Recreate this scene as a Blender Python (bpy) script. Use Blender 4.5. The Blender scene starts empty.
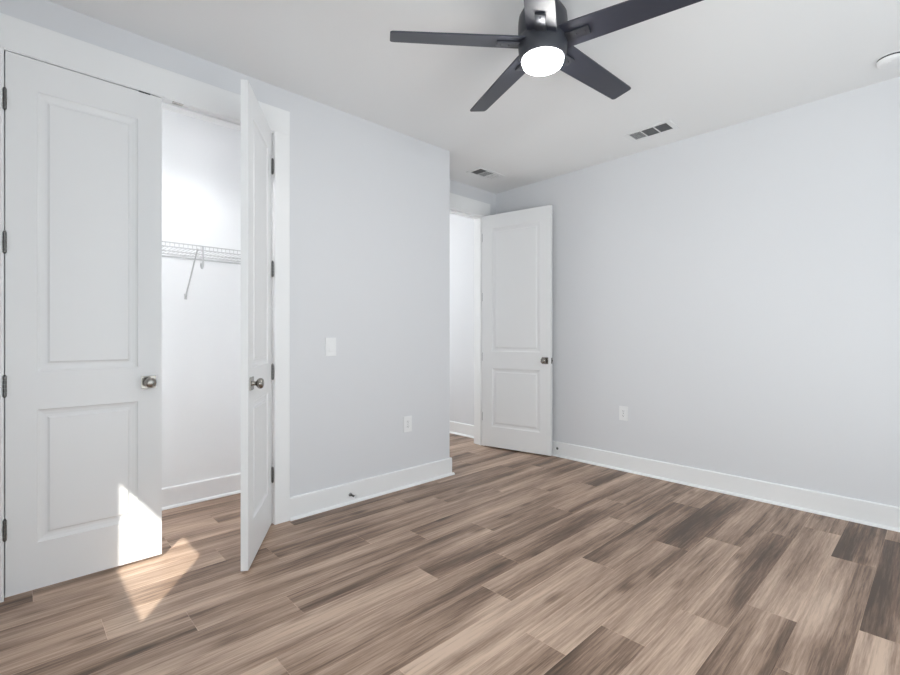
import bpy, bmesh, math, random
from math import pi, sin, cos, radians
from mathutils import Vector, Matrix

random.seed(7)
SC = bpy.context.scene
COL = SC.collection

# ------------------------------------------------------------------ camera
YAW = 46.558
cam_d = bpy.data.cameras.new('camera')
cam_d.sensor_fit = 'HORIZONTAL'
cam_d.sensor_width = 36.0
cam_d.lens = 466.4 / 900 * 36.0
cam_d.shift_y = -1.75 / 900
cam_d.clip_start = 0.02
cam = bpy.data.objects.new('camera', cam_d)
COL.objects.link(cam)
cam.location = (0, 0, 1.176)
cam.rotation_euler = (pi / 2, 0, radians(YAW - 90))
SC.camera = cam

# ------------------------------------------------------------------ exposure
vs = SC.view_settings
vs.view_transform = 'Standard'
vs.look = 'None'
vs.gamma = 1.0
vs.use_curve_mapping = False
vs.exposure = -0.2

# ------------------------------------------------------------------ sky and sun
world = bpy.data.worlds.new('sky')
SC.world = world
world.use_nodes = True
bg = world.node_tree.nodes['Background']
bg.inputs['Color'].default_value = (0.62, 0.78, 1.0, 1)
bg.inputs['Strength'].default_value = 1.0

sun_d = bpy.data.lights.new('sun', 'SUN')
sun_d.energy = 9.0
sun_d.angle = radians(0.5)
sun_d.color = (1.0, 0.95, 0.88)
sun = bpy.data.objects.new('sun', sun_d)
COL.objects.link(sun)
SUN_DIR = Vector((1.0, 1.35, -1.28))
sun.rotation_euler = SUN_DIR.to_track_quat('-Z', 'Y').to_euler()
sun.location = (-4, -6, 6)


def area(name, loc, direction, sx, sy, watts, color=(1, 1, 1)):
    d = bpy.data.lights.new(name, 'AREA')
    d.shape = 'RECTANGLE'
    d.size = sx
    d.size_y = sy
    d.energy = watts
    d.color = color
    o = bpy.data.objects.new(name, d)
    COL.objects.link(o)
    o.location = loc
    o.rotation_euler = Vector(direction).to_track_quat('-Z', 'Y').to_euler()
    return o


DAY = (0.985, 0.988, 1.0)
# area lights added as daylight outside the unseen south and west windows
area('daylight_south', (1.35, -1.0, 1.28), (0, 1, 0), 2.3, 2.0, 22, DAY)
area('daylight_west', (-0.98, -0.27, 0.95), (1, 0.30, 0.05), 0.85, 1.25, 41, DAY).data.spread = radians(140)
# uplights added outside the windows to brighten the ceiling; no paving exists
area('ceiling_fill_south', (1.10, -2.7, 0.05), (0, 1, 0.55), 3.4, 1.4, 56, (1.0, 0.985, 0.96))
area('ceiling_fill_west', (-1.75, -0.27, 0.05), (1, 0, 0.75), 1.1, 0.9, 92, (1.0, 0.985, 0.96))
area('daylight_hall', (3.06, 6.3, 1.45), (0, -1, 0), 0.45, 1.9, 80, DAY)

# ------------------------------------------------------------------ dimensions
H = 2.74                   # ceiling
YL = 2.873                 # face of the closet wall
XR = 3.904                 # face of the right wall
YB = 3.386                 # face of the alcove wall with the hall door
XC = 2.716                 # outside corner of the closet wall
YC = 3.642                 # closet back wall
XW, YS, YH = -0.75, -0.8, 6.0
T = 0.12


# ------------------------------------------------------------------ materials
def nodes_of(m):
    m.use_nodes = True
    return m.node_tree.nodes, m.node_tree.links, m.node_tree.nodes['Principled BSDF']


def plain(name, col, rough=0.5, metal=0.0, spec=0.5, bump=None, coat=0.0):
    m = bpy.data.materials.new(name)
    N, L, b = nodes_of(m)
    b.inputs['Base Color'].default_value = (*col, 1)
    b.inputs['Roughness'].default_value = rough
    b.inputs['Metallic'].default_value = metal
    b.inputs['Specular IOR Level'].default_value = spec
    if coat:
        b.inputs['Coat Weight'].default_value = coat
        b.inputs['Coat Roughness'].default_value = 0.42
    tc = N.new('ShaderNodeTexCoord')
    nz = N.new('ShaderNodeTexNoise')
    sc, st, dist = bump if bump else (60.0, 0.02, 0.002)
    nz.inputs['Scale'].default_value = sc
    nz.inputs['Detail'].default_value = 4
    L.new(tc.outputs['Object'], nz.inputs['Vector'])
    bp = N.new('ShaderNodeBump')
    bp.inputs['Strength'].default_value = st
    bp.inputs['Distance'].default_value = dist
    L.new(nz.outputs['Fac'], bp.inputs['Height'])
    L.new(bp.outputs['Normal'], b.inputs['Normal'])
    return m


def emit(name, col, strength):
    m = bpy.data.materials.new(name)
    N, L, b = nodes_of(m)
    b.inputs['Base Color'].default_value = (0.9, 0.9, 0.9, 1)
    b.inputs['Emission Color'].default_value = (*col, 1)
    b.inputs['Emission Strength'].default_value = strength
    return m


def glass_mat():
    m = bpy.data.materials.new('window_glass')
    N, L, b = nodes_of(m)
    out = N['Material Output']
    tr = N.new('ShaderNodeBsdfTransparent')
    tr.inputs['Color'].default_value = (0.96, 0.98, 0.97, 1)
    gl = N.new('ShaderNodeBsdfGlossy')
    gl.inputs['Roughness'].default_value = 0.02
    mx = N.new('ShaderNodeMixShader')
    mx.inputs['Fac'].default_value = 0.06
    L.new(tr.outputs[0], mx.inputs[1])
    L.new(gl.outputs[0], mx.inputs[2])
    L.new(mx.outputs[0], out.inputs['Surface'])
    return m


def screen_mat():
    m = bpy.data.materials.new('insect_screen')
    N, L, b = nodes_of(m)
    out = N['Material Output']
    tr = N.new('ShaderNodeBsdfTransparent')
    df = N.new('ShaderNodeBsdfDiffuse')
    df.inputs['Color'].default_value = (0.05, 0.05, 0.05, 1)
    mx = N.new('ShaderNodeMixShader')
    mx.inputs['Fac'].default_value = 0.80
    L.new(tr.outputs[0], mx.inputs[1])
    L.new(df.outputs[0], mx.inputs[2])
    L.new(mx.outputs[0], out.inputs['Surface'])
    return m


def floor_mat():
    m = bpy.data.materials.new('oak_vinyl_planks')
    N, L, b = nodes_of(m)

    def n(t, **kw):
        x = N.new(t)
        for k, v in kw.items():
            if k in x.inputs:
                x.inputs[k].default_value = v
            else:
                setattr(x, k, v)
        return x

    def math_(op, a, c, clamp=False):
        x = N.new('ShaderNodeMath')
        x.operation = op
        x.use_clamp = clamp
        for i, v in enumerate((a, c)):
            if v is None:
                continue
            if isinstance(v, (int, float)):
                x.inputs[i].default_value = v
            else:
                L.new(v, x.inputs[i])
        return x.outputs[0]

    at = n('ShaderNodeAttribute', attribute_name='plank')
    sep = n('ShaderNodeSeparateColor')
    L.new(at.outputs['Color'], sep.inputs[0])
    tone, r1, r2 = sep.outputs[0], sep.outputs[1], sep.outputs[2]
    tc = n('ShaderNodeTexCoord')
    off = n('ShaderNodeCombineXYZ')
    L.new(math_('MULTIPLY', r1, 37.0), off.inputs[0])
    L.new(math_('MULTIPLY', r2, 23.0), off.inputs[1])
    L.new(math_('MULTIPLY', r1, 11.0), off.inputs[2])
    add = n('ShaderNodeVectorMath', operation='ADD')
    L.new(tc.outputs['Object'], add.inputs[0])
    L.new(off.outputs[0], add.inputs[1])
    P = add.outputs[0]

    def scaled(vec, s):
        mp = n('ShaderNodeMapping')
        mp.inputs['Scale'].default_value = s
        L.new(vec, mp.inputs['Vector'])
        return mp.outputs[0]

    # broad light / dark clouds drawn out along the plank
    n1 = n('ShaderNodeTexNoise', Scale=1.0, Detail=2.5, Roughness=0.5, Distortion=0.25)
    L.new(scaled(P, (0.85, 7.0, 1)), n1.inputs['Vector'])
    # streaks
    n2 = n('ShaderNodeTexNoise', Scale=1.0, Detail=4.0, Roughness=0.55, Distortion=0.15)
    L.new(scaled(P, (0.55, 38.0, 1)), n2.inputs['Vector'])
    # fine fibre
    n3 = n('ShaderNodeTexNoise', Scale=1.0, Detail=4.0, Roughness=0.7)
    L.new(scaled(P, (6.5, 150.0, 1)), n3.inputs['Vector'])
    # cathedral rings
    wv = n('ShaderNodeTexWave', wave_type='BANDS', bands_direction='Y')
    wv.inputs['Scale'].default_value = 9.0
    wv.inputs['Distortion'].default_value = 9.0
    wv.inputs['Detail'].default_value = 2.5
    wv.inputs['Detail Scale'].default_value = 0.9
    L.new(scaled(P, (0.35, 1.6, 1)), wv.inputs['Vector'])
    # knots
    vo = n('ShaderNodeTexVoronoi', feature='F1')
    vo.inputs['Scale'].default_value = 1.0
    L.new(scaled(P, (2.3, 6.5, 1)), vo.inputs['Vector'])
    kn = n('ShaderNodeMapRange')
    kn.inputs['From Min'].default_value = 0.03
    kn.inputs['From Max'].default_value = 0.20
    kn.inputs['To Min'].default_value = 1.0
    kn.inputs['To Max'].default_value = 0.0
    L.new(vo.outputs['Distance'], kn.inputs['Value'])

    def centred(o, k):
        return math_('MULTIPLY', math_('SUBTRACT', o, 0.5), k)

    v = math_('ADD', centred(n1.outputs['Fac'], 1.7), centred(n2.outputs['Fac'], 0.85))
    v = math_('ADD', v, centred(n3.outputs['Fac'], 0.95))
    v = math_('ADD', v, centred(wv.outputs['Fac'], 0.07))
    v = math_('SUBTRACT', v, math_('MULTIPLY', kn.outputs[0], 0.30))
    v = math_('ADD', v, tone)
    ramp = n('ShaderNodeValToRGB')
    cr = ramp.color_ramp
    cr.elements[0].position = 0.0
    cr.elements[0].color = (0.080, 0.050, 0.033, 1)
    cr.elements[1].position = 1.0
    cr.elements[1].color = (0.66, 0.49, 0.375, 1)
    for pos, c in ((0.28, (0.185, 0.117, 0.081)), (0.52, (0.350, 0.238, 0.173)), (0.76, (0.500, 0.359, 0.272))):
        e = cr.elements.new(pos)
        e.color = (*c, 1)
    L.new(v, ramp.inputs[0])
    L.new(ramp.outputs[0], b.inputs['Base Color'])
    rr = n('ShaderNodeMapRange')
    rr.inputs['To Min'].default_value = 0.36
    rr.inputs['To Max'].default_value = 0.50
    L.new(n2.outputs['Fac'], rr.inputs['Value'])
    L.new(rr.outputs[0], b.inputs['Roughness'])
    b.inputs['Specular IOR Level'].default_value = 0.42
    bp = n('ShaderNodeBump', Strength=0.12, Distance=0.001)
    L.new(n3.outputs['Fac'], bp.inputs['Height'])
    L.new(bp.outputs['Normal'], b.inputs['Normal'])
    return m


M_WALL = plain('wall_paint', (0.735, 0.740, 0.762), 0.62, bump=(220.0, 0.10, 0.0012))
M_CLOSET = plain('closet_paint', (0.90, 0.91, 0.92), 0.62, bump=(220.0, 0.10, 0.0012))
M_CEIL = plain('ceiling_paint', (0.86, 0.861, 0.865), 0.75, bump=(150.0, 0.12, 0.0015))
M_TRIM = plain('trim_paint', (0.885, 0.886, 0.89), 0.34, bump=(40.0, 0.015, 0.001))
M_DOOR = plain('door_paint', (0.87, 0.871, 0.875), 0.38, bump=(40.0, 0.02, 0.001))
M_PLAS = plain('white_plastic', (0.86, 0.862, 0.868), 0.35)
M_SLOT = plain('dark_slot', (0.05, 0.05, 0.055), 0.7)
M_NICKEL = plain('satin_nickel', (0.33, 0.31, 0.285), 0.27, metal=1.0)
M_HINGE = plain('hinge_nickel', (0.17, 0.168, 0.165), 0.38, metal=1.0)
M_BLADE = plain('fan_blade_black', (0.016, 0.019, 0.034), 0.55, spec=0.55, coat=0.7, bump=(90, 0.05, 0.001))
M_FAN = plain('fan_housing_black', (0.040, 0.042, 0.052), 0.42, spec=0.5)
M_IRON = plain('blade_arm_black', (0.05, 0.052, 0.062), 0.28, metal=0.4)
M_LENS = emit('lit_lens', (1.0, 0.985, 0.96), 105.0)
M_CLAMP = emit('lit_closet_dome', (1.0, 0.985, 0.96), 25.0)
M_BAR = emit('fill_bar_glow', (0.965, 0.985, 1.0), 60.0)
M_HLAMP = emit('lit_hall_dome', (1.0, 0.985, 0.96), 110.0)
M_VENT = plain('vent_enamel', (0.82, 0.825, 0.83), 0.4)
M_VENT_SHADE = plain('vent_shade_grey', (0.27, 0.273, 0.28), 0.8)
M_WIRE = plain('wire_white_coating', (0.60, 0.605, 0.61), 0.4)
M_GLASS = glass_mat()
M_SCREEN = screen_mat()
M_VINYL = plain('window_vinyl', (0.85, 0.85, 0.85), 0.4)
M_FLOOR = floor_mat()


# ------------------------------------------------------------------ mesh helpers
class MB:
    def __init__(self):
        self.bm = bmesh.new()

    def box(self, x0, x1, y0, y1, z0, z1, bevel=0.0, mat=None):
        g = bmesh.ops.create_cube(self.bm, size=1.0)
        vs_ = g['verts']
        for v in vs_:
            v.co = Vector(((x0 + x1) / 2 + v.co.x * (x1 - x0), (y0 + y1) / 2 + v.co.y * (y1 - y0),
                           (z0 + z1) / 2 + v.co.z * (z1 - z0)))
        if bevel:
            es = list({e for v in vs_ for e in v.link_edges})
            r = bmesh.ops.bevel(self.bm, geom=es, offset=bevel, segments=2, affect='EDGES', profile=0.6)
            vs_ = list({v for f in r['faces'] for v in f.verts} | {v for v in vs_ if v.is_valid})
        if mat is not None:
            for v in vs_:
                v.co = mat @ v.co
        return vs_

    def tube(self, pts, r, seg=10, cap=True):
        pts = [Vector(p) for p in pts]
        rings = []
        up = None
        for i, p in enumerate(pts):
            a = pts[max(i - 1, 0)]
            c = pts[min(i + 1, len(pts) - 1)]
            t = (c - a).normalized()
            if up is None:
                up = Vector((0, 0, 1)) if abs(t.z) < 0.9 else Vector((1, 0, 0))
            s = t.cross(up).normalized()
            up = s.cross(t).normalized()
            rr = r[i] if isinstance(r, (list, tuple)) else r
            rings.append([self.bm.verts.new(p + (s * cos(2 * pi * k / seg) + up * sin(2 * pi * k / seg)) * rr)
                          for k in range(seg)])
        for A, B in zip(rings, rings[1:]):
            for k in range(seg):
                self.bm.faces.new((A[k], A[(k + 1) % seg], B[(k + 1) % seg], B[k]))
        if cap:
            self.bm.faces.new(rings[0][::-1])
            self.bm.faces.new(rings[-1])
        return rings

    def lathe(self, prof, origin=(0, 0, 0), axis=(0, 0, 1), seg=40):
        """prof: (radius, height) pairs along axis"""
        q = Vector((0, 0, 1)).rotation_difference(Vector(axis).normalized()).to_matrix()
        o = Vector(origin)
        rings = []
        for r, h in prof:
            if r < 1e-6:
                rings.append([self.bm.verts.new(o + q @ Vector((0, 0, h)))])
            else:
                rings.append([self.bm.verts.new(o + q @ Vector((r * cos(2 * pi * k / seg), r * sin(2 * pi * k / seg), h)))
                              for k in range(seg)])
        for A, B in zip(rings, rings[1:]):
            for k in range(seg):
                k2 = (k + 1) % seg
                if len(A) == 1 and len(B) == 1:
                    continue
                if len(A) == 1:
                    self.bm.faces.new((A[0], B[k2], B[k]))
                elif len(B) == 1:
                    self.bm.faces.new((A[k], A[k2], B[0]))
                else:
                    self.bm.faces.new((A[k], A[k2], B[k2], B[k]))
        for R in (rings[0], rings[-1]):
            if len(R) > 1:
                try:
                    self.bm.faces.new(R)
                except ValueError:
                    pass

    def prism(self, pts, axis, a, b):
        """extrude a 2D outline: axis 'x' uses (y,z), 'y' uses (x,z), 'z' uses (x,y)"""
        def mk(p, t):
            if axis == 'x':
                return (t, p[0], p[1])
            if axis == 'y':
                return (p[0], t, p[1])
            return (p[0], p[1], t)
        A = [self.bm.verts.new(mk(p, a)) for p in pts]
        B = [self.bm.verts.new(mk(p, b)) for p in pts]
        k = len(pts)
        for i in range(k):
            self.bm.faces.new((A[i], A[(i + 1) % k], B[(i + 1) % k], B[i]))
        self.bm.faces.new(A[::-1])
        self.bm.faces.new(B)

    def build(self, name, mat, parent=None, smooth=False, kind=None, label=None):
        bmesh.ops.recalc_face_normals(self.bm, faces=self.bm.faces)
        me = bpy.data.meshes.new(name)
        self.bm.to_mesh(me)
        self.bm.free()
        me.materials.append(mat)
        if smooth:
            for p in me.polygons:
                p.use_smooth = True
            me.set_sharp_from_angle(angle=radians(38))
        o = bpy.data.objects.new(name, me)
        COL.objects.link(o)
        if parent:
            o.parent = parent
        if kind:
            o['kind'] = kind
        if label:
            o['label'] = label
        return o


def thing(name, label, cat, loc=(0, 0, 0), rz=0.0, group=None, kind=None):
    o = bpy.data.objects.new(name, None)
    o.empty_display_size = 0.1
    COL.objects.link(o)
    o.location = loc
    o.rotation_euler = (0, 0, rz)
    o['label'] = label
    o['category'] = cat
    if group:
        o['group'] = group
    if kind:
        o['kind'] = kind
    return o


def struct(o, label, cat):
    o['kind'] = 'structure'
    o['label'] = label
    o['category'] = cat
    return o


# ------------------------------------------------------------------ floor of planks
PW, PL = 0.181, 1.21
KNOWN = {0: 2.47, 1: 3.19, 2: 2.35, 3: 3.31, 4: 2.96, 5: 2.70, 6: 2.21, 7: 1.62, 8: 1.92, 10: 0.91,
         11: 0.55, 12: 0.28, 13: 1.04, 14: 0.83, 15: 0.08, 17: 0.96, 9: 0.30, 16: 0.66, 18: 0.25}
TONES = {(0, 1): 0.28, (0, 0): 0.66, (1, 1): 0.32, (1, 0): 0.55, (2, 1): 0.62, (2, 0): 0.38, (3, 0): 0.40,
         (4, 0): 0.64, (4, 1): 0.38, (5, 0): 0.62, (5, 1): 0.40, (6, 0): 0.64, (6, 1): 0.36}
bm = bmesh.new()
lay = bm.loops.layers.float_color.new('plank')
rng = random.Random(23)
X0, X1, Y0, Y1 = XW - 0.12, XR + 0.12, YS - 0.12, YH + 0.12
k0 = math.floor((Y0 - 0.048) / PW)
k1 = math.ceil((Y1 - 0.048) / PW)
GR = 0.0013
for k in range(k0, k1):
    ya, yb = max(0.048 + PW * k, Y0), min(0.048 + PW * (k + 1), Y1)
    if yb - ya < 0.004:
        continue
    j = KNOWN.get(k, rng.uniform(0, PL))
    i0 = math.floor((X0 - j) / PL)
    i1 = math.ceil((X1 - j) / PL)
    for i in range(i0, i1):
        xa, xb = max(j + PL * i, X0), min(j + PL * (i + 1), X1)
        if xb - xa < 0.004:
            continue
        tone = TONES.get((k, i + 1), rng.choice((0.44, 0.48, 0.52, 0.55, 0.58)) + rng.uniform(-0.03, 0.03))
        rc = (tone, rng.random(), rng.random(), 1)
        inner = [bm.verts.new((x, y, 0.0)) for x, y in
                 ((xa + GR, ya + GR), (xb - GR, ya + GR), (xb - GR, yb - GR), (xa + GR, yb - GR))]
        outer = [bm.verts.new((x, y, -0.0014)) for x, y in ((xa, ya), (xb, ya), (xb, yb), (xa, yb))]
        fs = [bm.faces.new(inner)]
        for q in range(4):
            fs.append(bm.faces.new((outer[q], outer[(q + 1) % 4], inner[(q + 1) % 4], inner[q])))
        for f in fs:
            edge = f is not fs[0]          # bevel colour lightened to paint in the light its edge catches
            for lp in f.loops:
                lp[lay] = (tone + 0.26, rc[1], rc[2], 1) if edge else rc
sub = bmesh.ops.create_cube(bm, size=1.0)
for v in sub['verts']:
    v.co = Vector(((X0 + X1) / 2 + v.co.x * (X1 - X0), (Y0 + Y1) / 2 + v.co.y * (Y1 - Y0), -0.0515 + v.co.z * 0.1))
fl_mb = MB()
fl_mb.bm.free()
fl_mb.bm = bm
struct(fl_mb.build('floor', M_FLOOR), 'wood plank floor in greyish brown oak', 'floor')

# ------------------------------------------------------------------ ceiling and walls
b = MB()
b.box(X0, X1, Y0, Y1, H, H + 0.12)
struct(b.build('ceiling', M_CEIL), 'smooth white ceiling', 'ceiling')

OX0, OX1, OZ = -0.014, 1.203, 2.444          # closet opening between the jambs
HX0, HX1 = 2.922, 3.692                      # hall opening between the jambs
J = 0.018                                    # jamb thickness


def wall_y(name, y0, y1, x0, x1, holes, mat, label):
    """wall running along x with rectangular holes (x0,x1,z0,z1)"""
    m = MB()
    xs = sorted(holes)
    cur = x0
    for (a, c, z0, z1) in xs:
        if a > cur:
            m.box(cur, a, y0, y1, 0, H)
        if z0 > 0:
            m.box(a, c, y0, y1, 0, z0)
        if z1 < H:
            m.box(a, c, y0, y1, z1, H)
        cur = c
    if x1 > cur:
        m.box(cur, x1, y0, y1, 0, H)
    return struct(m.build(name, mat), label, 'wall')


def wall_x(name, x0, x1, y0, y1, holes, mat, label):
    m = MB()
    cur = y0
    for (a, c, z0, z1) in sorted(holes):
        if a > cur:
            m.box(x0, x1, cur, a, 0, H)
        if z0 > 0:
            m.box(x0, x1, a, c, 0, z0)
        if z1 < H:
            m.box(x0, x1, a, c, z1, H)
        cur = c
    if y1 > cur:
        m.box(x0, x1, cur, y1, 0, H)
    return struct(m.build(name, mat), label, 'wall')


SWIN = (-0.10, 3.20, 0.25, 2.30)
WWIN2 = (-0.70, 0.16, 0.30, 1.56)
WWIN = (0.551, 1.295, 0.75, 2.063)
HWIN = (2.86, 3.26, 0.55, 2.35)
wall_y('wall_left', YL, YL + T, XW, XC, [(OX0 - J, OX1 + J, 0, OZ + J)], M_WALL,
       'pale grey wall on the left holding the closet doors')
wall_x('wall_alcove', XC - T, XC, YL + T, YH, [], M_WALL, 'short wall between closet and hall')
wall_y('wall_back', YB, YB + T, XC, XR, [(HX0 - J, HX1 + J, 0, OZ + J)], M_WALL, 'narrow back wall around the hall doorway')
wall_x('wall_right', XR, XR + T, YS, YH, [], M_WALL, 'long plain pale grey wall on the right')
wall_y('wall_south', YS - T, YS, XW, XR, [SWIN], M_WALL, 'wall behind the photographer')
wall_x('wall_west', XW - T, XW, YS - T, YL + T, [WWIN, WWIN2], M_WALL, 'wall behind and left of the photographer')
wall_y('wall_closet_back', YC, YC + T, -0.52, XC - T, [], M_CLOSET, 'white back wall inside the closet')
wall_x('wall_closet_side', -0.52, -0.40, YL + T, YC, [], M_CLOSET, 'white side wall inside the closet')
wall_y('wall_hall_end', YH, YH + T, XC - T, XR + T, [HWIN], M_WALL, 'wall at the end of the hall')


# ------------------------------------------------------------------ windows out of view (they let the daylight in)
def window(name, along, face, a, c, z0, z1, rail=None, screen=False, label=''):
    root = thing(name, label, 'window', kind='structure')

    def bx(m, p0, p1, q0, q1, zz0, zz1):
        if along == 'x':
            m.box(p0, p1, q0, q1, zz0, zz1)
        else:
            m.box(q0, q1, p0, p1, zz0, zz1)
    f = MB()
    w = 0.022
    q0, q1 = face
    bx(f, a, a + w, q0, q1, z0, z1)
    bx(f, c - w, c, q0, q1, z0, z1)
    bx(f, a + w, c - w, q0, q1, z0, z0 + w)
    bx(f, a + w, c - w, q0, q1, z1 - w, z1)
    if rail:
        bx(f, a + w, c - w, q0, q1, rail - 0.02, rail + 0.02)
    f.build('window_frame', M_VINYL, root)
    qm = (q0 + q1) / 2
    g = MB()
    if rail:
        bx(g, a + w, c - w, qm - 0.002, qm + 0.002, z0 + w, rail - 0.02)
        bx(g, a + w, c - w, qm - 0.002, qm + 0.002, rail + 0.02, z1 - w)
    else:
        bx(g, a + w, c - w, qm - 0.002, qm + 0.002, z0 + w, z1 - w)
    g.build('pane', M_GLASS, root)
    if screen:
        s = MB()
        bx(s, a + w, c - w, q0 + 0.002, q0 + 0.003, z0 + w, rail - 0.02)
        s.build('insect_screen', M_SCREEN, root)
    return root


window('window_1', 'y', (XW - T + 0.01, XW - T + 0.05), WWIN[0] - 0.022, WWIN[1] + 0.022, 0.75, 2.085, rail=1.54, screen=True,
       label='sash window behind the photographer that lets in the sun')
window('added_window_4', 'y', (XW - T + 0.01, XW - T + 0.05), WWIN2[0], WWIN2[1], WWIN2[2], WWIN2[3], label='added low daylight window behind the photographer')  # unseen window added to let in fill light from the west
window('added_window_2', 'x', (YS - T + 0.02, YS - T + 0.07), SWIN[0], SWIN[1], SWIN[2], SWIN[3], label='added wide daylight window in the wall behind the photographer')  # unseen window added as a light source on the south side
window('window_3', 'x', (YH + 0.05, YH + 0.10), HWIN[0], HWIN[1], HWIN[2], HWIN[3], label='tall window at the end of the hall')


# unseen slab added outside the wide window to keep direct sun off it
m = MB()
m.box(-2.2, 4.6, -4.3, YS - T, 2.52, 2.66)
struct(m.build('sun_block_slab', M_TRIM), 'added unseen slab that keeps the sun off the wide window', 'roof')


# ------------------------------------------------------------------ door linings and casings
def lining(name, x0, x1, yf, yb, door_y, label, stop_in=True):
    """jambs, head and stops; room face at yf, far face at yb; door_y = back of the closed door"""
    m = MB()
    m.box(x0 - J, x0, yf, yb, 0, OZ + J)
    m.box(x1, x1 + J, yf, yb, 0, OZ + J)
    m.box(x0, x1, yf, yb, OZ, OZ + J)
    s = 0.011
    m.box(x0, x0 + s, door_y, door_y + 0.034, 0, OZ, 0.002)
    m.box(x1 - s, x1, door_y, door_y + 0.034, 0, OZ, 0.002)
    m.box(x0 + s, x1 - s, door_y, door_y + 0.034, OZ - s, OZ, 0.002)
    return struct(m.build(name, M_TRIM), label, 'trim')


def casing(name, x0, x1, yf, label, side=0.092, head=0.150, rev=0.005, th=0.02):
    m = MB()
    m.box(x0 - rev - side, x0 - rev, yf - th, yf, 0, OZ + rev, 0.002)
    m.box(x1 + rev, x1 + rev + side, yf - th, yf, 0, OZ + rev, 0.002)
    m.box(x0 - rev - side, x1 + rev + side, yf - th - 0.001, yf, OZ + rev, OZ + rev + head, 0.002)
    return struct(m.build(name, M_TRIM), label, 'trim')


DF = 2.857                                    # front face of the closed closet door
lining('trim_1', OX0, OX1, YL - 0.018, YL + T + 0.002, DF + 0.037, 'white lining of the closet doorway')
casing('trim_2', OX0, OX1, YL, 'flat white casing around the closet double doors')
lining('trim_3', HX0, HX1, YB - 0.018, YB + T + 0.002, YB - 0.016 + 0.037, 'white lining of the hall doorway')
casing('trim_4', HX0, HX1, YB, 'flat white casing around the hall doorway')
casing_back = MB()
yk = YB + T
casing_back.box(HX1 + 0.005, HX1 + 0.097, yk, yk + 0.018, 0, OZ + 0.005, 0.002)
casing_back.box(HX0 - 0.097, HX0 - 0.005, yk, yk + 0.018, 0, OZ + 0.005, 0.002)
casing_back.box(HX0 - 0.097, HX1 + 0.097, yk, yk + 0.018, OZ + 0.005, OZ + 0.15, 0.002)
struct(casing_back.build('trim_5', M_TRIM), 'white casing on the hall side of the doorway', 'trim')


# ------------------------------------------------------------------ baseboards with shoe moulding
BH, BT, SH = 0.142, 0.015, 0.017


def base_profile():
    p = [(0, 0), (BT, 0), (BT, BH - 0.006), (BT - 0.005, BH), (0, BH)]
    return p


def shoe_profile():
    p = [(BT, 0.0), (BT + SH, 0.0)]
    for i in range(1, 6):
        a = pi / 2 * i / 5
        p.append((BT + SH * cos(a), SH * sin(a)))
    return p


def baseboard(name, runs, label):
    """runs: (axis, face, sign, a, b[, shoe_a, shoe_b]) – board against a wall face, growing in sign direction"""
    m = MB()
    for ax, face, sg, a, c in runs:
        for q, prof in enumerate((base_profile(), shoe_profile())):
            pts = [(face + sg * p[0], p[1]) for p in prof]
            m.prism(pts, ax, a, c + (SH if q and abs(c - XC - BT) < 1e-6 else 0))
    return struct(m.build(name, M_TRIM), label, 'baseboard')


E_ = BT + SH
baseboard('baseboard_left', [('x', YL, -1, OX1 + 0.097, XC + BT), ('x', YL, -1, XW, OX0 - 0.097),
                             ('y', XC, 1, YL, YB)],
          'tall white baseboard under the switch wall')
baseboard('baseboard_right', [('y', XR, -1, YS, YB)], 'tall white baseboard along the right wall')
baseboard('baseboard_closet', [('x', YC, -1, -0.40, XC - T)], 'white baseboard at the back of the closet')
baseboard('baseboard_hall', [('y', XR, -1, YB + T + 0.018, YH)], 'white baseboard in the hall')
baseboard('baseboard_south', [('x', YS, 1, XW, XR)], 'white baseboard behind the photographer')
baseboard('baseboard_west', [('y', XW, 1, YS, YL)], 'white baseboard behind and left of the photographer')


# ------------------------------------------------------------------ panel doors
def leaf_mesh(W, y0, y1, stile, zb=0.0, zt=2.425):
    """two-panel moulded leaf, x 0..W, faces at y0 < y1"""
    bm = bmesh.new()
    zs = [zb, 0.212, 0.822, 0.998, 2.282, zt]
    xs = [0, stile, W - stile, W]
    prof = [(0.0, 0.0), (0.004, 0.005), (0.012, 0.0085), (0.026, 0.0105), (0.036, 0.0095), (0.044, 0.003)]
    for yf, sg in ((y0, 1), (y1, -1)):
        grid = [[bm.verts.new((x, yf, z)) for x in xs] for z in zs]
        for r in range(5):
            for c in range(3):
                q = [grid[r][c], grid[r][c + 1], grid[r + 1][c + 1], grid[r + 1][c]]
                if c == 1 and r in (1, 3):
                    prev = q
                    for ins, dep in prof[1:]:
                        xa, xb, za, zb_ = xs[1] + ins, xs[2] - ins, zs[r] + ins, zs[r + 1] - ins
                        cur = [bm.verts.new((x, yf + sg * dep, z)) for x, z in ((xa, za), (xb, za), (xb, zb_), (xa, zb_))]
                        for i in range(4):
                            bm.faces.new((prev[i], prev[(i + 1) % 4], cur[(i + 1) % 4], cur[i]))
                        prev = cur
                    bm.faces.new(prev)
                else:
                    bm.faces.new(q)
        if sg == 1:
            g0 = grid
        else:
            g1 = grid
    for r in range(5):
        for c in (0, 3):
            bm.faces.new((g0[r][c], g0[r + 1][c], g1[r + 1][c], g1[r][c]))
    for c in range(3):
        for r in (0, 5):
            bm.faces.new((g0[r][c], g0[r][c + 1], g1[r][c + 1], g1[r][c]))
    m = MB()
    m.bm.free()
    m.bm = bm
    return m


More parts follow.
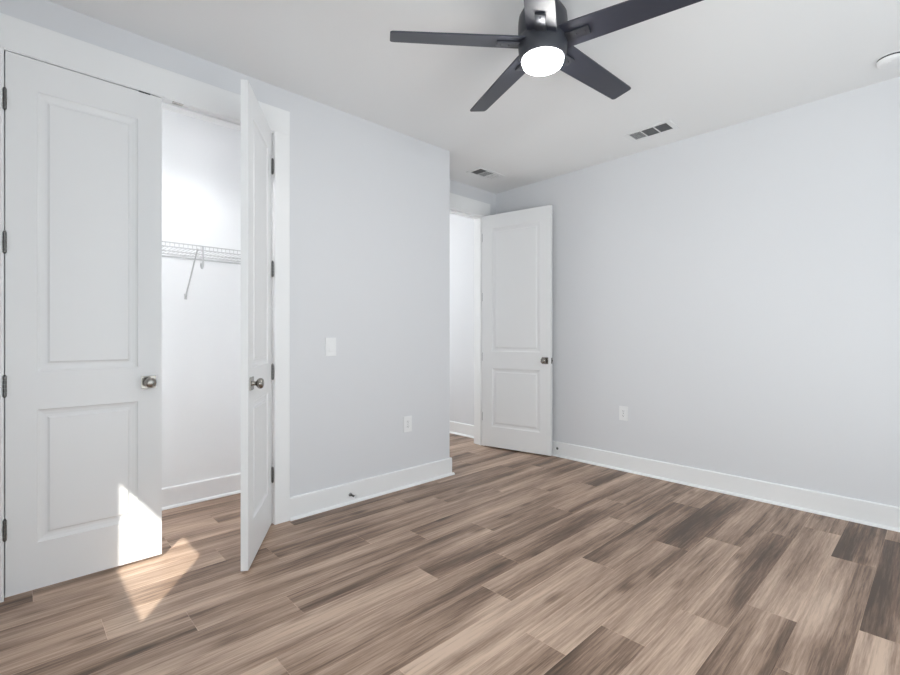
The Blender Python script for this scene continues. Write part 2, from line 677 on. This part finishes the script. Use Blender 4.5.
def knob_set(root, x, z, yface, sg):
    """square rosette with round knob; sg = direction out of the face along local y"""
    m = MB()
    ya, yb = sorted((yface, yface + sg * 0.007))
    m.box(x - 0.033, x + 0.033, ya, yb, z - 0.033, z + 0.033, 0.002)
    kn = m.build('door_knob', M_NICKEL, root, label='satin nickel knob on a square plate')
    s = MB()
    s.lathe([(0.014, 0.006), (0.0115, 0.012), (0.0105, 0.022), (0.0125, 0.026), (0.021, 0.031), (0.0262, 0.038),
             (0.0275, 0.045), (0.0262, 0.052), (0.021, 0.058), (0.012, 0.061), (0.0, 0.062)],
            (x, yface, z), (0, sg, 0), 32)
    s.build('knob', M_NICKEL, kn, smooth=True)
    return kn


def make_door(name, label, pivot, theta, W, flip, stile, latch=False, back_knob=False, cat='door', hz=(0.315, 0.952, 1.590, 2.225)):
    """theta: rotation of local x. flip False: leaf body at y -0.035..0 (room face y=0, room normal +y);
    flip True: body at 0..0.035 (room normal -y)."""
    root = thing(name, label, cat, (pivot[0], pivot[1], 0.015), theta, kind='structure')
    y0, y1 = (0.0, 0.035) if flip else (-0.035, 0.0)
    leaf_mesh(W, y0, y1, stile).build('door_leaf', M_DOOR, root)
    room = -1 if flip else 1
    knob_set(root, W - 0.060, 0.919, 0.0, room)
    if back_knob:
        knob_set(root, W - 0.060, 0.919, 0.035 if flip else -0.035, -room)
    if latch:
        m = MB()
        ym = (y0 + y1) / 2
        m.box(W - 0.001, W + 0.0015, ym - 0.0125, ym + 0.0125, 0.919 - 0.028, 0.919 + 0.028, 0.0005)
        m.box(W, W + 0.010, ym - 0.006, ym + 0.006, 0.919 - 0.008, 0.919 + 0.008, 0.002)
        m.build('latch_plate', M_HINGE, root, label='metal latch plate on the door edge')
    for z in hz:
        m = MB()
        zz = z - 0.015
        yk = room * 0.006
        # barrel of five knuckles with ball tips
        for q in range(5):
            za = zz - 0.045 + q * 0.018
            m.lathe([(0.0064, 0.0004), (0.0068, 0.002), (0.0068, 0.0156), (0.0064, 0.0172)], (-0.002, yk, za), (0, 0, 1), 14)
        m.lathe([(0.0045, 0), (0.0055, 0.002), (0.003, 0.005), (0, 0.006)], (-0.002, yk, zz + 0.045), (0, 0, 1), 12)
        m.lathe([(0.0045, 0), (0.0055, 0.002), (0.003, 0.005), (0, 0.006)], (-0.002, yk, zz - 0.045), (0, 0, -1), 12)
        # leaf let into the door edge
        ya, yb = sorted((room * 0.004, -room * 0.031))
        m.box(-0.0016, 0.0004, ya, yb, zz - 0.0445, zz + 0.0445)
        # leaf on the jamb
        R = Matrix.Rotation(-theta + (0 if flip else pi), 4, 'Z')
        m.box(-0.0042, -0.0024, ya, yb, zz - 0.0445, zz + 0.0445, mat=R)
        m.build('hinge', M_HINGE, root, smooth=True)
    return root


make_door('door_1', 'closed white two-panel closet door at far left with a patch of sun on it', (OX0 + 0.0045, DF), 0.0,
          0.6025, True, 0.106)
TH2 = 57.0
make_door('door_2', 'white closet door standing ajar, seen nearly edge-on, dark knob', (OX1 - 0.021, DF - 0.003), radians(180 + TH2),
          0.590, False, 0.106)
TH3 = 101.4
make_door('door_3', 'white two-panel door opened against the right wall beside the hall doorway', (HX1 - 0.0045, YB - 0.022),
          radians(180 + TH3), 0.772, False, 0.116, latch=True, back_knob=True)

# roller catches at the head of the closet doorway
for x, yq, zq, mt, lab in ((0.515, DF - 0.0025, 0.0062, M_SLOT, 'dark roller catch above the closed closet door'),
                           (0.672, DF + 0.004, 0.0022, M_NICKEL, 'small strike plate under the closet door head beside the open gap')):
    m = MB()
    m.box(x - 0.026, x + 0.026, yq, DF + 0.028, OZ - zq, OZ - 0.0002, 0.0005)
    m.box(x - 0.012, x + 0.012, DF + 0.010, DF + 0.024, OZ - 0.0034, OZ - 0.0012, 0.0008)
    o = m.build('catch_plate', mt)
    o['label'] = lab
    o['category'] = 'door catch'

# ------------------------------------------------------------------ ceiling fan
FX, FY = 1.757, 1.245
fan = thing('ceiling_fan', 'black five-blade ceiling fan with a lit round light', 'ceiling fan', (FX, FY, H))
m = MB()
m.lathe([(0.072, 0.0), (0.074, -0.012), (0.070, -0.035), (0.056, -0.052), (0.024, -0.058)], (0, 0, 0), (0, 0, 1), 48)
m.build('canopy', M_FAN, fan, smooth=True)
m = MB()
m.lathe([(0.016, -0.055), (0.016, -0.10)], (0, 0, 0), (0, 0, 1), 20)
m.build('downrod', M_FAN, fan, smooth=True)
m = MB()
m.lathe([(0.026, -0.070), (0.060, -0.078), (0.092, -0.096), (0.107, -0.122), (0.110, -0.150), (0.110, -0.205),
         (0.107, -0.212), (0.107, -0.222), (0.110, -0.229), (0.109, -0.266), (0.105, -0.298), (0.098, -0.314), (0.090, -0.316)],
        (0, 0, 0), (0, 0, 1), 64)
m.build('motor_housing', M_FAN, fan, smooth=True)
m = MB()
m.lathe([(0.0915, -0.312), (0.0915, -0.326), (0.086, -0.339), (0.072, -0.348), (0.045, -0.355), (0.0, -0.357)],
        (0, 0, 0), (0, 0, 1), 64)
m.build('light_lens', M_LENS, fan, smooth=True, label='glowing white light lens')

R_IN, R_OUT, PITCH = 0.095, 0.690, radians(12.5)


def blade_mesh():
    m = MB()
    bm = m.bm
    n = 24
    top, bot = [], []
    th = 0.0065
    cols = []
    for i in range(n + 1):
        t = i / n
        r = R_IN + (R_OUT - R_IN) * t
        w = 0.132 - 0.024 * t
        # tip: corners rounded, end cut a little askew
        lead = w * 0.5
        trail = w * 0.5
        cols.append((r, -trail, lead))
    outline = []
    for r, a, c in cols[:-1]:
        outline.append((r, a))
    ra, a, c = cols[-1]
    rad = 0.012
    for q in range(6):
        an = -pi / 2 + pi / 2 * q / 5
        outline.append((ra - rad + rad * cos(an), a + rad + rad * sin(an)))
    for q in range(6):
        an = pi / 2 * q / 5
        outline.append((ra - 0.006 - rad + rad * cos(an), c - rad + rad * sin(an)))
    for r, a, c in cols[:-1][::-1]:
        outline.append((r, c))
    m.prism(outline, 'z', -th / 2, th / 2)
    es = [e for e in bm.edges if abs(e.verts[0].co.z - e.verts[1].co.z) < 1e-5]
    bmesh.ops.bevel(bm, geom=es, offset=0.0015, segments=1, affect='EDGES')
    Rx = Matrix.Rotation(-PITCH, 4, 'X')
    for v in bm.verts:
        v.co = Rx @ v.co
    return m


def iron_mesh():
    m = MB()
    Rx = Matrix.Rotation(-PITCH, 4, 'X')
    vs_ = m.box(0.085, 0.212, -0.0225, 0.0225, -0.013, -0.0030, 0.003)
    for v in vs_:
        v.co = Rx @ v.co
    for sx in (0.155, 0.192):
        m.lathe([(0.0042, 0.0), (0.0042, -0.002), (0.002, -0.0032), (0, -0.0034)], Rx @ Vector((sx, 0, -0.0128)), Rx @ Vector((0, 0, 1)), 10)
    return m


bm_src = blade_mesh()
b0 = bm_src.build('blade', M_BLADE, fan)
i0 = iron_mesh().build('blade_arm', M_IRON, b0, smooth=True)
for k in range(5):
    if k == 0:
        bo, io = b0, i0
    else:
        bo = b0.copy()
        COL.objects.link(bo)
        bo.parent = fan
        io = i0.copy()
        COL.objects.link(io)
        io.parent = bo
    bo.location = (0, 0, 2.50 - H)
    bo.rotation_euler = (0, 0, radians(140.7 + 72 * k))


# ------------------------------------------------------------------ ceiling vents
def make_vent(name_label, cx, cy, ax_long, sign, flip):
    """three-bank register flush on the ceiling; ax_long rotation of its long side"""
    root = thing('ceiling_vent', name_label, 'vent', (cx, cy, H), ax_long, group='ceiling registers')
    Lh, Wh = 0.178, 0.093
    bank, gap = 0.088, 0.010
    hw = 0.066
    m = MB()
    xs = []
    for i in (-1, 0, 1):
        c = i * (bank + gap)
        xs.append((c - bank / 2, c + bank / 2))
    z0, z1 = -0.006, 0.0
    m.box(-Lh, Lh, hw, Wh, z0, z1, 0.0015)
    m.box(-Lh, Lh, -Wh, -hw, z0, z1, 0.0015)
    m.box(-Lh, xs[0][0], -hw, hw, z0, z1, 0.001)
    m.box(xs[2][1], Lh, -hw, hw, z0, z1, 0.001)
    m.box(xs[0][1], xs[1][0], -hw, hw, z0, z1, 0.001)
    m.box(xs[1][1], xs[2][0], -hw, hw, z0, z1, 0.001)
    m.build('vent_frame', M_VENT, root)
    d = MB()
    d.box(xs[0][0] - 0.002, xs[2][1] + 0.002, -hw - 0.002, hw + 0.002, -0.0012, -0.0004)
    d.build('duct_shade_sheet', M_VENT_SHADE, root, label='dark sheet painted as the shaded duct behind the slats')  # dark sheet stands in for the shade inside the duct
    for i, (a, c) in enumerate(xs):
        s = MB()
        tilt, n = flip[i]
        for q in range(n):
            y = -hw + (q + 0.5) * (2 * hw / n)
            R = Matrix.Translation((0, y, -0.0042)) @ Matrix.Rotation(radians(tilt), 4, 'X')
            hc = 0.0044 if tilt < 30 else 0.0045
            s.box(a, c, -hc, hc, -0.0004, 0.0004, mat=R)
        s.build('slats', M_VENT if tilt < 30 else M_VENT_SHADE, root)  # steep banks coloured dark to paint in the shade between slats
    return root


make_vent('white ceiling register nearer the right wall, two of three banks dark', 3.565, 1.535, radians(-90), 1,
          [(24, 12), (58, 9), (58, 9)])
make_vent('small white ceiling register in front of the hall doorway, one bank dark', 3.345, 3.030, 0.0, 1,
          [(58, 9), (20, 12), (5, 12)])

# ------------------------------------------------------------------ smoke detector
sd = thing('smoke_detector', 'round white smoke detector at the right edge of the ceiling', 'smoke detector', (3.605, 0.195, H))
m = MB()
m.lathe([(0.068, 0.0), (0.068, -0.003), (0.066, -0.0045)], (0, 0, 0), (0, 0, 1), 48)
m.build('mounting_plate', M_PLAS, sd, smooth=True)
m = MB()
m.lathe([(0.0635, -0.004), (0.0635, -0.0135)], (0, 0, 0), (0, 0, 1), 48)  # dark ring puts the shadow of the gap into the colour
m.build('shadow_gap_ring', M_SLOT, sd, smooth=True, label='dark slit around the detector')
m = MB()
m.lathe([(0.065, -0.0130), (0.065, -0.023), (0.058, -0.032), (0.045, -0.036), (0.0, -0.037)], (0, 0, 0), (0, 0, 1), 48)
m.build('cover', M_PLAS, sd, smooth=True)
m = MB()
m.lathe([(0.012, -0.036), (0.012, -0.0385), (0.010, -0.0395), (0, -0.0395)], (-0.03, 0.012, 0), (0, 0, 1), 20)
m.build('test_button', M_PLAS, sd, smooth=True)


# ------------------------------------------------------------------ switch and outlets (local: x along wall, -y out of the wall)
def wall_plate(root, w=0.072, h=0.117):
    m = MB()
    m.box(-w / 2, w / 2, -0.0065, 0, -h / 2, h / 2, 0.002)
    return m.build('cover_plate', M_PLAS, root)


sw = thing('light_switch', 'white rocker light switch on the left wall beside the closet', 'light switch', (1.597, YL, 1.100))
wall_plate(sw, 0.080, 0.124)
m = MB()
m.box(-0.0185, 0.0185, -0.0072, -0.0055, -0.0345, 0.0345, 0.0005)
m.build('rocker_frame', M_PLAS, sw)
m = MB()
m.prism([(-0.0070, 0.031), (-0.0085, 0.031), (-0.0125, -0.0305), (-0.0070, -0.0315)], 'x', -0.0155, 0.0155)
m.build('rocker', M_PLAS, sw)


def outlet(label, loc, rz):
    root = thing('wall_outlet', label, 'outlet', loc, rz, group='wall outlets')
    wall_plate(root, 0.078, 0.122)
    for s in (1, -1):
        r = MB()
        pts = []
        for k in range(24):
            a = 2 * pi * k / 24
            pts.append((0.0172 * cos(a), max(-0.0125, min(0.0125, 0.0172 * sin(a))) + s * 0.0195))
        r.prism(pts, 'y', -0.0082, -0.0060)
        ro = r.build('receptacle', M_PLAS, root)
        q = MB()
        zc = s * 0.0195
        q.box(-0.0075, -0.0053, -0.0086, -0.0078, zc - 0.001, zc + 0.0075)
        q.box(0.0053, 0.0075, -0.0086, -0.0078, zc, zc + 0.0070)
        q.lathe([(0.0026, 0), (0.0026, 0.0008), (0, 0.0008)], (0, -0.0078, zc - 0.0065), (0, -1, 0), 10)
        q.build('slots', M_SLOT, ro)
    q = MB()
    q.lathe([(0.0030, 0), (0.0028, 0.0008), (0, 0.0012)], (0, -0.0064, 0), (0, -1, 0), 12)
    q.build('screw', M_HINGE, root)
    return root


outlet('white wall outlet on the left wall below the switch, near the outside corner', (2.263, YL, 0.487), 0.0)
outlet('white wall outlet low on the right wall', (XR, 1.915, 0.498), radians(-90))


# ------------------------------------------------------------------ door stops
def door_stop(label, loc, rz, length):
    root = thing('door_stop', label, 'door stop', loc, rz, group='baseboard door stops')
    m = MB()
    m.lathe([(0.0125, 0.0), (0.0125, 0.003), (0.009, 0.006), (0.0055, 0.008)], (0, 0, 0), (0, -1, 0), 20)
    m.build('base', M_HINGE, root, smooth=True)
    m = MB()
    pts = []
    turns = 9
    L_ = length - 0.020
    for i in range(turns * 10 + 1):
        a = 2 * pi * i / 10
        pts.append((0.0052 * cos(a), -0.006 - L_ * i / (turns * 10), 0.0052 * sin(a)))
    m.tube(pts, 0.0017, 6)
    m.build('spring', M_HINGE, root, smooth=True)
    m = MB()
    m.lathe([(0.006, 0.0), (0.0085, 0.002), (0.0085, 0.010), (0.006, 0.0135), (0, 0.014)], (0, -length + 0.014, 0), (0, -1, 0), 18)
    m.build('rubber_tip', M_PLAS, root, smooth=True, label='white rubber tip')
    return root


door_stop('small spring door stop on the baseboard below the light switch', (1.742, YL - BT, 0.062), 0.0, 0.078)
door_stop('small door stop on the right baseboard beside the edge of the open hall door', (XR - BT, 2.583, 0.078), radians(-90), 0.045)

# ------------------------------------------------------------------ closet wire shelf
SZ, SF, SB = 1.735, 3.325, 3.634
SX0, SX1 = -0.395, 2.58
sh = thing('wire_shelf', 'white ventilated wire shelf across the closet back wall', 'shelf', (1.05, YC, SZ))


def W(p):
    return (p[0] - 1.05, p[1] - YC, p[2] - SZ)


m = MB()
m.tube([W((SX0, SF, SZ + 0.026)), W((SX1, SF, SZ + 0.026))], 0.0036, 8)
m.tube([W((SX0, SF, SZ - 0.001)), W((SX1, SF, SZ - 0.001))], 0.0036, 8)
m.build('front_lip', M_WIRE, sh, smooth=True)
m = MB()
m.tube([W((SX0, SB, SZ)), W((SX1, SB, SZ))], 0.0032, 8)
m.tube([W((SX0, (SF + SB) / 2, SZ - 0.004)), W((SX1, (SF + SB) / 2, SZ - 0.004))], 0.0032, 8)
x = SX0 + 0.012
while x < SX1:
    m.tube([W((x, SB, SZ + 0.002)), W((x, SF + 0.004, SZ + 0.002)), W((x, SF - 0.001, SZ + 0.006)), W((x, SF, SZ + 0.026))], 0.0016, 5)
    x += 0.0254
m.build('wire_deck', M_WIRE, sh)
m = MB()
m.box(SX0 - 1.05, SX1 - 1.05, SB + 0.004 - YC, 0.0, -0.022, -0.013, 0.001)
m.build('wall_rail', M_WIRE, sh)
for bx_, px in ((0.900, 0.893), (2.10, 2.09)):
    m = MB()
    m.tube([W((bx_, YC - 0.006, 1.452)), W((px, SF + 0.012, SZ - 0.008)), W((px, SF - 0.004, SZ + 0.004))], 0.0050, 10)
    br = m.build('brace', M_WIRE, sh, smooth=True)
    f = MB()
    f.box(bx_ - 0.009 - 1.05, bx_ + 0.009 - 1.05, -0.006, 0.0, 1.430 - SZ, 1.470 - SZ, 0.002)
    f.build('brace_foot', M_WIRE, br)
    h = MB()
    hx = px + 0.031
    pts = [W((hx, SF - 0.005, SZ + 0.026)), W((hx, SF - 0.006, SZ - 0.03)), W((hx, SF - 0.004, SZ - 0.075))]
    for q in range(0, 9):
        a = pi + pi * 1.25 * q / 8
        pts.append(W((hx, SF + 0.016 + 0.020 * cos(a), SZ - 0.095 + 0.020 * sin(a))))
    h.tube(pts, 0.0060, 8)
    h.build('rod_hook', M_WIRE, sh, smooth=True)

# ------------------------------------------------------------------ lamps in closet and hall (hidden from this view; the closet bars are added fill)
def downlight(label, loc, watts):
    root = thing('recessed_light', label, 'ceiling light', loc)
    m = MB()
    m.lathe([(0.062, -0.0005), (0.085, -0.0005), (0.087, -0.004), (0.080, -0.008), (0.064, -0.006), (0.062, -0.0005)], (0, 0, 0), (0, 0, 1), 40)
    m.build('trim_ring', M_PLAS, root, smooth=True)
    m = MB()
    m.lathe([(0.0, -0.0010), (0.061, -0.0010), (0.061, -0.0030), (0.0, -0.0036)], (0, 0, 0), (0, 0, 1), 40)
    m.build('light_lens', M_CLAMP, root, smooth=True)
    d = bpy.data.lights.new('downlight_beam', 'SPOT')
    d.energy = watts
    d.spot_size = radians(128)
    d.spot_blend = 1.0
    d.shadow_soft_size = 0.045
    d.color = (0.97, 0.985, 1.0)
    o = bpy.data.objects.new('downlight_beam', d)
    COL.objects.link(o)
    o.parent = root
    o.location = (0, 0, -0.06)


downlight('small recessed light in the closet ceiling, above the open gap', (0.866, 3.07, H), 42)


def closet_fill_bar(label, x, y):  # fill bars added to even out the light on the closet wall
    root = thing('closet_fill_bar', label, 'fill light', (x, y, 0.25))
    m = MB()
    m.box(-0.02, 0.02, 0.0, 0.012, 0.0, 1.9, 0.003)
    m.build('bar_housing', M_PLAS, root)
    m = MB()
    m.box(-0.015, 0.015, 0.0125, 0.020, 0.02, 1.88, 0.003)
    m.build('diffuser', M_BAR, root)
    return root


closet_fill_bar('added upright fill bar inside the closet, out of view, left end', -0.20, YL + T + 0.0005)
closet_fill_bar('added upright fill bar inside the closet, out of view, right end', 2.40, YL + T + 0.0005)
hl = thing('ceiling_light', 'small round light on the hall ceiling', 'ceiling light', (3.10, 4.65, H))
m = MB()
m.lathe([(0.085, 0), (0.085, -0.018), (0.078, -0.024)], (0, 0, 0), (0, 0, 1), 40)
m.build('light_base', M_PLAS, hl, smooth=True)
m = MB()
m.lathe([(0.066, -0.0245), (0.062, -0.045), (0.045, -0.062), (0.020, -0.070), (0, -0.071)], (0, 0, 0), (0, 0, 1), 40)
m.build('light_lens', M_HLAMP, hl, smooth=True)
